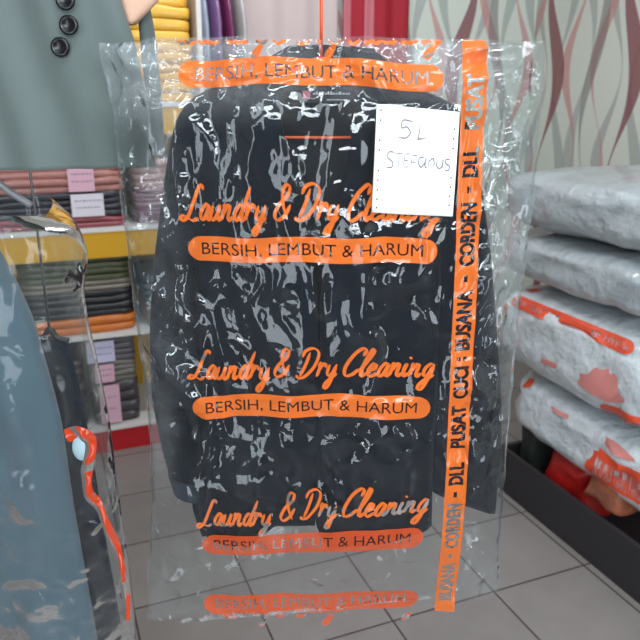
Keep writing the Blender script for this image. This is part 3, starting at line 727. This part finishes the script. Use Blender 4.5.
def stripe2(pts, w, name, mat):
    C = crom([uz(x, y, VS-.085) for x, y in pts], 10); d = np.gradient(C, axis=0); d /= np.hypot(d[:, 0], d[:, 1])[:, None]; V = []; Fc = []
    for i, (c, dd) in enumerate(zip(C, d)):
        wi = w*(1-.35*(i/len(C)))
        for k in (-1, -.3, .3, 1):
            u = c[0]-dd[1]*wi*k*.5; z = c[1]+dd[0]*wi*k*.5
            V.append((u-b2l[0], VS-.082-.006*(1-abs(k))-.006+.0035*math.sin(i*.35+k)-.010-b2l[1], z-b2l[2]))
    for i in range(len(C)-1):
        for k in range(3): q = 4*i+k; Fc.append((q, q+1, q+5, q+4))
    return mk(name, mesh(V, Fc), mat, bag2)
RED_OR = ink_mat('red_orange_ink', (200, 62, 26), .95)
stripe2([(70, 432), (82, 427), (92, 436), (93, 452), (89, 470), (92, 488), (102, 504), (113, 528), (122, 555), (127, 580), (129, 612)], .019, 'printed_stripe', RED_OR)
wm = bmesh.new()
ct = uz(82, 447, VS-.07)
bmesh.ops.create_uvsphere(wm, u_segments=20, v_segments=12, radius=1)
for v in wm.verts: v.co = Vector((ct[0]-b2l[0]+v.co.x*.013, VS-.074-b2l[1]+v.co.y*.006, ct[1]-b2l[2]+v.co.z*.02))
bm_obj('pale_print', wm, pmat('pale_blue_print', (170, 196, 206), .5), bag2)

# rail that everything hangs from
rl = rroot('hanging_rail', 'chrome rail above the picture that carries the hangers', 'clothes rail', (0, VJ, RAILZ))
rb = tube_bm([(-.75, 0, 0), (.55, 0, 0)], .0135, 14)
bm_obj('rail', rb, CHROME, rl)
for x in (-.72, .52): bm_obj('ceiling_rod', tube_bm([(x, 0, 0), (x, 0, H-RAILZ)], .008), CHROME, rl)

# ------------------------------------------------------------------ shelf cabinet
CX0, CX1, CY0, CY1 = -.62, .60, 2.66, 3.09
YEL = pmat('yellow_laminate', (206, 152, 12), .35, vary=.03, bscale=6)
WHT = pmat('white_laminate', (214, 208, 204), .4)
REDL = pmat('red_plinth_laminate', (176, 16, 28), .4, vary=.05, bscale=8)
cab = root('shelf_cabinet', 'tall yellow-backed shelf unit with white boards and a red plinth', 'shelf', (CX0, CY1, 0))
def cb(name, x0, x1, y0, y1, z0, z1, mat, bev=.002): return bm_obj(name, box_bm(x0-CX0, x1-CX0, y0-CY1, y1-CY1, z0, z1, bev), mat, cab, smooth=False)
cb('back_panel', CX0, CX1, CY1-.012, CY1, .11, 2.1, YEL)
cb('side_panel', CX0, CX0+.018, CY0, CY1-.012, .11, 2.1, WHT); cb('side_panel', CX1-.018, CX1, CY0, CY1-.012, .11, 2.1, WHT)
BZ = [.11, .497, .905, 1.345, 2.085]
for z in BZ: cb('shelf_board', CX0+.018, CX1-.018, CY0, CY1-.012, z-.016, z, WHT)
cb('plinth', CX0, CX1, CY0+.006, CY1, 0, .094, REDL)['label'] = 'red plinth'
for z in (BZ[2], BZ[3]): cb('fascia', CX0+.018, CX1-.018, CY0+.004, CY0+.014, z-.112, z-.016, YEL)['label'] = 'yellow strip under the shelf board'

WRAP = {}
def cloth_m(rgb):
    if rgb not in WRAP: WRAP[rgb] = pmat('folded_cloth_%d_%d_%d' % rgb, rgb, .55, .5, 26, .22, coat=.35, bd=.006)
    return WRAP[rgb]
PL = pmat('plain_label_paper', (214, 206, 214), .7); PK = pmat('pink_label_paper', (212, 166, 182), .7); INKM = pmat('label_writing', (120, 112, 130), .8)
def pack(x0, x1, z0, h, rgb, label, paper=None, seed=0, layers=3, group=None, k_=2, lx=None):
    y0, y1 = CY0+.03, CY0+.34; cx, cy = (x0+x1)/2, (y0+y1)/2
    r = root('folded_clothes_pack', label, 'clothes pack', (cx, cy, z0), 0, group)
    hw, hd = (x1-x0)/2, (y1-y0)/2; bm = bmesh.new(); layers *= k_; lh = h/layers; rnd = random.Random(seed)
    n = 40
    for l in range(layers):
        rings = []; jx, jy = rnd.uniform(-.006, .006), rnd.uniform(-.008, .004)
        for kk, (zz_, sc) in enumerate(((.02, .965), (.12, .99), (.5, 1.0), (.88, .99), (.98, .965))):
            ring = []
            for k in range(n):
                a = 2*PI*k/n; c, s = math.cos(a), math.sin(a)
                x = (abs(c)**.28)*(1 if c > 0 else -1)*hw*sc; y = (abs(s)**.28)*(1 if s > 0 else -1)*hd*sc
                wv = .004*math.sin(x*38+seed*2+l)*(1 if l else 0)
                ring.append(bm.verts.new((x*.985+jx*.6, y+jy+.002*math.sin(x*60+seed), l*lh+zz_*lh+wv*(.2+.8*zz_)*(0 if l == 0 and kk == 0 else 1)+(.0015 if l else 0))))
            rings.append(ring)
        for a, b in zip(rings[:-1], rings[1:]):
            for k in range(n): bm.faces.new((a[k], a[(k+1) % n], b[(k+1) % n], b[k]))
        bm.faces.new(rings[0][::-1]); bm.faces.new(rings[-1])
    bm_obj('folded_clothes', bm, cloth_m(rgb), r)
    if paper:
        pm, px0, px1, zb_, zt_ = paper
        lb = bm_obj('paper_label', box_bm(px0-cx, px1-cx, -hd-.0125, -hd-.011, zb_*h, zt_*h, 0), pm, r, smooth=False); lb['label'] = 'paper label'
        for q in range(2):
            wb = bmesh.new()
            zz_ = (zt_*h-(zt_-zb_)*h*(.32+.3*q)); x = px0-cx+.012
            while x < px1-cx-.014:
                w = rnd.uniform(.004, .012); box_bm(x, x+w, -hd-.0132, -hd-.0125, zz_, zz_+.004, bm=wb); x += w+.004
            bm_obj('writing_line', wb, INKM, lb, smooth=False)
    return r
def wx(px, y=CY0): # world x where a picture column meets the cabinet front
    th = math.atan((px-320)/(FPX/CP))+YAW; return y*math.tan(th)
G1 = 'packs of folded clothes on the shelves'
xa, xb, xm = .02, .315, .578
# top tier
pack(.33, xm, BZ[3]+.001, .20, (222, 160, 30), 'glossy yellow pack of clothes on the highest visible shelf, right end', None, 1, 3, G1)
pack(.0, .31, BZ[3]+.001, .16, (190, 180, 170), 'pale grey pack on the highest visible shelf, behind the coat', None, 2, 2, G1)
pack(.335, xm-.004, BZ[3]+.202, .16, (232, 178, 60), 'light yellow pack lying on the glossy yellow pack, highest shelf', None, 3, 2, G1)
# second tier
z = BZ[2]+.001
pack(-.20, .30, z, .035, (142, 62, 72), 'thin maroon pack directly on the board with the white label above it', None, 4, 1, G1)
pack(-.20, .30, z+.037, .088, (40, 38, 50), 'dark pack with a plain whitish paper label, second shelf', (PL, .098, .211, .05, .97), 5, 2, G1)
pack(-.20, .30, z+.127, .098, (168, 112, 104), 'dusty pink pack with a pale pink label, above the dark labelled pack', (PK, .095, .185, .05, .95), 6, 2, G1)
pack(-.20, .30, z+.227, .075, (150, 146, 150), 'grey pack at the top of the second shelf stack, behind the coat hem', None, 7, 2, G1)
pack(.32, xm, z, .06, (120, 84, 100), 'mauve pack at the bottom right of the second shelf', None, 8, 2, G1)
pack(.32, xm, z+.062, .07, (150, 116, 126), 'pale mauve pack behind the clear bag edge, second shelf', None, 9, 2, G1)
pack(.32, xm, z+.134, .10, (168, 132, 128), 'pinkish beige pack behind the clear bag edge, second shelf top', None, 10, 2, G1)
# third tier
z = BZ[1]+.001
pack(-.12, .30, z, .062, (196, 104, 22), 'orange-brown pack flat on the third shelf board', None, 11, 1, G1)
pack(-.12, .30, z+.064, .10, (22, 20, 26), 'black pack between the orange-brown and olive packs', None, 12, 2, G1)
pack(-.12, .30, z+.166, .035, (120, 110, 98), 'thin taupe pack under the olive pack', None, 13, 1, G1)
pack(-.12, .30, z+.203, .095, (74, 78, 50), 'olive green pack at the top of the third shelf', None, 14, 2, G1)
pack(.33, xm, z, .09, (120, 116, 120), 'grey pack behind the clear bag, right end of the third shelf', None, 15, 2, G1)
pack(.33, xm, z+.092, .11, (70, 86, 92), 'slate pack on the grey pack, third shelf', None, 16, 2, G1)
# bottom tier: narrower packs with labels
z = BZ[0]+.001
pack(.10, .285, z, .175, (60, 52, 56), 'lowest dark pack with a large pink label above the red plinth', (PK, .127, .205, .04, .97), 17, 2, G1)
pack(.10, .285, z+.177, .085, (108, 102, 96), 'grey-brown pack with a square pink label, bottom shelf', (PK, .118, .192, .08, .95), 18, 2, G1)
pack(.09, .285, z+.264, .092, (96, 92, 96), 'top pack of the bottom shelf with a pale lilac label', (pmat('lilac_label_paper', (196, 190, 216), .7), .097, .2, .05, .97), 20, 2, G1)
pack(-.15, .085, z, .15, (44, 36, 40), 'dark pack at the left of the bottom shelf, by the laundry bag', None, 21, 3, G1)
pack(-.15, .085, z+.152, .13, (64, 48, 50), 'brown-black pack stacked at the left of the bottom shelf', None, 22, 2, G1)

# ------------------------------------------------------------------ things along the back wall
def wall_cloth(name, label, cat, x0, x1, y, z0, z1, amp, freq, mat, parent=None, group=None, th=.003, ph=0.):
    nx = max(8, int((x1-x0)/.006)); nz = 24; V = []; Fc = []
    ox, oz = (x0+x1)/2, (z1 if parent is None else parent['oz'])
    if parent: ox = parent['ox']
    for j in range(nz+1):
        zt = j/nz
        for i in range(nx+1):
            x = x0+(x1-x0)*i/nx
            V.append((x-ox, amp*math.sin(x*freq+ph+.5*math.sin(zt*3))-(0), z0+(z1-z0)*zt-oz))
    for j in range(nz):
        for i in range(nx): a = j*(nx+1)+i; Fc.append((a, a+1, a+nx+2, a+nx+1))
    o = mk(name, mesh(V, Fc), mat, parent)
    if parent is None: o.location = (ox, y, oz); tag(o, label, cat, group)
    else: o.location = (0, y-parent.location.y, 0)
    s = o.modifiers.new('t', 'SOLIDIFY'); s.thickness = th; s.offset = 0
    return o
PINKC = pmat('pale_pink_curtain_cloth', (206, 186, 184), .8, .2, 80, .04)
REDC = pmat('dark_red_curtain_cloth', (166, 26, 44), .75, .2, 80, .05)
PSTR = pmat('pink_stripe_cloth', (214, 124, 134), .8)
pc = wall_cloth('pale_curtain', 'pale pink-grey curtain hanging behind the orange hanger stem', 'curtain', .80, 1.315, BY1-.035, .04, 2.3, .010, 42, PINKC)
rc = wall_cloth('red_curtain', 'dark red curtain with pink stripes between the pale curtain and wallpaper', 'curtain', 1.335, 1.665, BY1-.05, .04, 2.3, .010, 60, REDC)
rc['ox'] = rc.location.x; rc['oz'] = rc.location.z
for a, b in ((1.336, 1.378), (1.437, 1.492)):
    wall_cloth('pink_stripe', None, None, a, b, BY1-.054, .041, 2.299, .010, 60, PSTR, parent=rc, th=.002)
del rc['ox']; del rc['oz']
crl = root('curtain_rail', 'white curtain rail on the back wall above both curtains', 'curtain rail', (1.25, BY1-.035, 2.31))
bm_obj('rail', tube_bm([(-.5, 0, 0), (.5, 0, 0)], .009), WHT, crl)
for x in (-.45, .45): bm_obj('bracket', box_bm(x-.01, x+.01, 0, .034, -.02, .02, .002), WHT, crl, smooth=False)
gl = root('wall_rail', 'short rail beside the cabinet carrying the purple clothes', 'clothes rail', (.72, 2.95, 1.98))
bm_obj('rail', tube_bm([(-.095, 0, 0), (.11, 0, 0)], .008), CHROME, gl)
for x in (-.08, .1): bm_obj('bracket', tube_bm([(x, 0, 0), (x, .199, 0)], .006), CHROME, gl)
def thin_garment(x, w, rgb, label, z0, z1=1.93):
    r = root('hanging_garment', label, 'garment', (x, 2.95, z1), 0, 'clothes hanging by the cabinet'); bm = bmesh.new(); n = 28; rings = []
    for j in range(20):
        t = j/19; z = (z0-z1)*t; hw = w/2*(.35+.65*min(1, t*6)); hd = .17*(.2+.8*min(1, t*4))
        rings.append([bm.verts.new((hw*math.cos(2*PI*k/n)*(1+.15*math.sin(k*2.1+x*50)), hd*math.sin(2*PI*k/n)*(1+.05*math.sin(k*3)), z)) for k in range(n)])
    for a, b in zip(rings[:-1], rings[1:]):
        for k in range(n): bm.faces.new((a[k], a[(k+1) % n], b[(k+1) % n], b[k]))
    bm.faces.new(rings[0][::-1]); bm.faces.new(rings[-1])
    bm_obj('cloth', bm, pmat('hanging_cloth', rgb, .6, .4, 30, .15, coat=.2, bd=.004), r)
    bm_obj('hook', tube_bm([(0, 0, 0), (0, 0, .03)]+[(0, .012*math.cos(a), .05+.012*math.sin(a)) for a in np.linspace(-PI/2, PI, 10)], .0018), CHROME, r)
thin_garment(.648, .045, (168, 176, 196), 'pale blue-grey garment next to the white cabinet side', .75)
thin_garment(.697, .045, (132, 96, 142), 'lilac purple garment, second from the cabinet', .8)
thin_garment(.745, .045, (110, 36, 82), 'deep plum garment, third from the cabinet', .7)
thin_garment(.795, .045, (176, 172, 170), 'grey-white garment in plastic, farthest from the cabinet', .78)

# ------------------------------------------------------------------ bin and pile of laundry bags at the right
DARK = pmat('dark_grey_box', (44, 41, 44), .55, .1, 30, .06)
X0, X1, Y0, Y1, BH = 1.437, 2.38, .92, 1.88, .165
bin_ = root('low_bin', 'low dark grey box on the tiles under the pile of laundry bags', 'box', ((X0+X1)/2, (Y0+Y1)/2, 0))
cx, cy = (X0+X1)/2, (Y0+Y1)/2; hx, hy = (X1-X0)/2, (Y1-Y0)/2
bm_obj('base', box_bm(-hx, hx, -hy, hy, 0, .02, .002), DARK, bin_, smooth=False)
for n_, a in (('side_panel', (-hx, -hx+.016, -hy, hy)), ('side_panel', (hx-.016, hx, -hy, hy)), ('end_panel', (-hx+.016, hx-.016, -hy, -hy+.016)), ('end_panel', (-hx+.016, hx-.016, hy-.016, hy))):
    bm_obj(n_, box_bm(*a, .02, BH, .002), DARK, bin_, smooth=False)

BAGW = pmat('white_laundry_plastic', (204, 211, 215), .36, 1.0, 24, .10, coat=.7, bd=.014, detail=7)
BAGG = pmat('grey_laundry_plastic', (172, 180, 184), .36, 1.0, 20, .12, coat=.7, bd=.015, detail=7)
INKB = pmat('orange_red_bag_print', (222, 78, 46), .5, .4, 40, .12)
INKP = pmat('pink_bag_print', (206, 130, 124), .6)
def sgn(v, e): return math.copysign(abs(v)**e, v)
def soft_bag(label, loc, half, rot=(0, 0, 0), mat=BAGW, prints=(), seed=0, e1=.48, e2=.42, name='laundry_parcel', cat='laundry bag', sag=0.0, group='laundry bags piled at the right'):
    r = root(name, label, cat, loc, 0, group); r.rotation_euler = rot
    a, b, c = half
    def S(eta, om, k=1.0):
        x = a*sgn(math.cos(eta), e1)*sgn(math.cos(om), e2); y = b*sgn(math.cos(eta), e1)*sgn(math.sin(om), e2); z = c*sgn(math.sin(eta), e1)
        d = .010*float(vnoise(np.array(x*7+seed*3.1+y*5), np.array(z*11+y*8+seed)))+.006*float(ridge(np.array(y*14+z*10+seed), np.array(z*16-y*9+x*10)))
        L_ = math.sqrt(x*x+y*y+z*z)+1e-6; k2 = (k-1)*.12+1+d/L_*1.6
        return Vector((x*k2, y*k2, z*k2-sag*(y/b)**2*(1 if y > 0 else 0)))
    nu, nv = 96, 56; bm = bmesh.new(); g = []
    for j in range(nv+1):
        eta = -PI/2+PI*j/nv
        g.append([bm.verts.new(S(eta, 2*PI*i/nu)) for i in range(nu)])
    for j in range(nv):
        for i in range(nu): bm.faces.new((g[j][i], g[j][(i+1) % nu], g[j+1][(i+1) % nu], g[j+1][i]))
    bmesh.ops.remove_doubles(bm, verts=bm.verts, dist=1e-5)
    bm_obj('filled_bag', bm, mat, r)
    for kind, om0, om1, et0, et1, m in prints:   # patches on the outside of the bag
        if kind == 'pill':
            me = pill_mesh(1.0, .22, .86, .12)
            for v in me.vertices: v.co *= 1
            bb = dice(me, .02)
            for v in bb.verts:
                s = v.co.x+.5; t = v.co.y/.22+.5; p = S(et0+(et1-et0)*t, om0+(om1-om0)*s); L_ = p.length; v.co = p*(1+.004/L_)
        else:
            bb = bmesh.new(); nn = 30; mmn = 5; vs = []
            for i in range(nn+1):
                for q in range(mmn+1):
                    s = i/nn; t = q/mmn; w = .25+.75*abs(math.sin(s*PI*(2.3 if kind == 'blob' else 1)))
                    tt = .5+(t-.5)*w; p = S(et0+(et1-et0)*tt, om0+(om1-om0)*s); vs.append(bb.verts.new(p*(1+.004/p.length)))
            for i in range(nn):
                for q in range(mmn): k = i*(mmn+1)+q; bb.faces.new((vs[k], vs[k+1], vs[k+mmn+2], vs[k+mmn+1]))
        bm_obj('printed_mark', bb, m, r)
    return r
O = PI  # the face towards the aisle is at omega = pi
soft_bag('grey pillow in plastic at the top of the pile', (1.83, 1.62, 1.043), (.40, .42, .095), (0, 0, 0), BAGG, (), 1)
soft_bag('grey-white plastic parcel, second from the top of the pile', (1.83, 1.61, .858), (.40, .42, .087), (0, 0, 0), BAGG, (), 2)
soft_bag('big white bag with a long orange printed band, middle of the pile', (1.82, 1.59, .610), (.395, .42, .153), (math.radians(1), 0, 0), BAGW,
    (('pill', O-.42, O+.30, .60, .28, INKB), ('blob', O-.60, O-.35, .95, .75, INKB), ('bar', O-.55, O-.42, .30, .05, INKB), ('bar', O-.02, O+.30, .02, -.16, INKP), ('pill', O+.12, O+.55, -.22, -.55, INKB)), 3, sag=.02)
soft_bag('white bag with orange print under the big white bag', (1.83, 1.53, .340), (.385, .39, .116), (math.radians(3), 0, 0), BAGW,
    (('bar', O-.62, O-.35, .62, .25, INKB), ('bar', O-.05, O+.30, .45, .22, INKP), ('pill', O+.02, O+.45, .12, -.22, INKB)), 4)
soft_bag('bright red cloth bundle in the low dark box', (1.67, 1.60, .150), (.185, .115, .112), (0, 0, 0), pmat('red_cloth', (168, 18, 14), .55, .4, 20, .1, coat=.2, bd=.006), (), 5, name='red_bundle', cat='bundle')
soft_bag('black and dark green bundle at the far end of the box', (1.645, 1.79, .185), (.16, .05, .135), (0, 0, 0), pmat('dark_green_cloth', (26, 34, 30), .6, .5, 18, .3, coat=.2, bd=.006), (), 6, name='dark_bundle', cat='bundle')
soft_bag('crinkled brown bag resting on the near edge of the low dark box', (1.545, 1.40, .235), (.10, .075, .055), (0, 0, 0), pmat('brown_orange_bag', (150, 84, 58), .4, .9, 30, .5, coat=.6, bd=.01), (), 7, name='brown_bag', cat='bag')
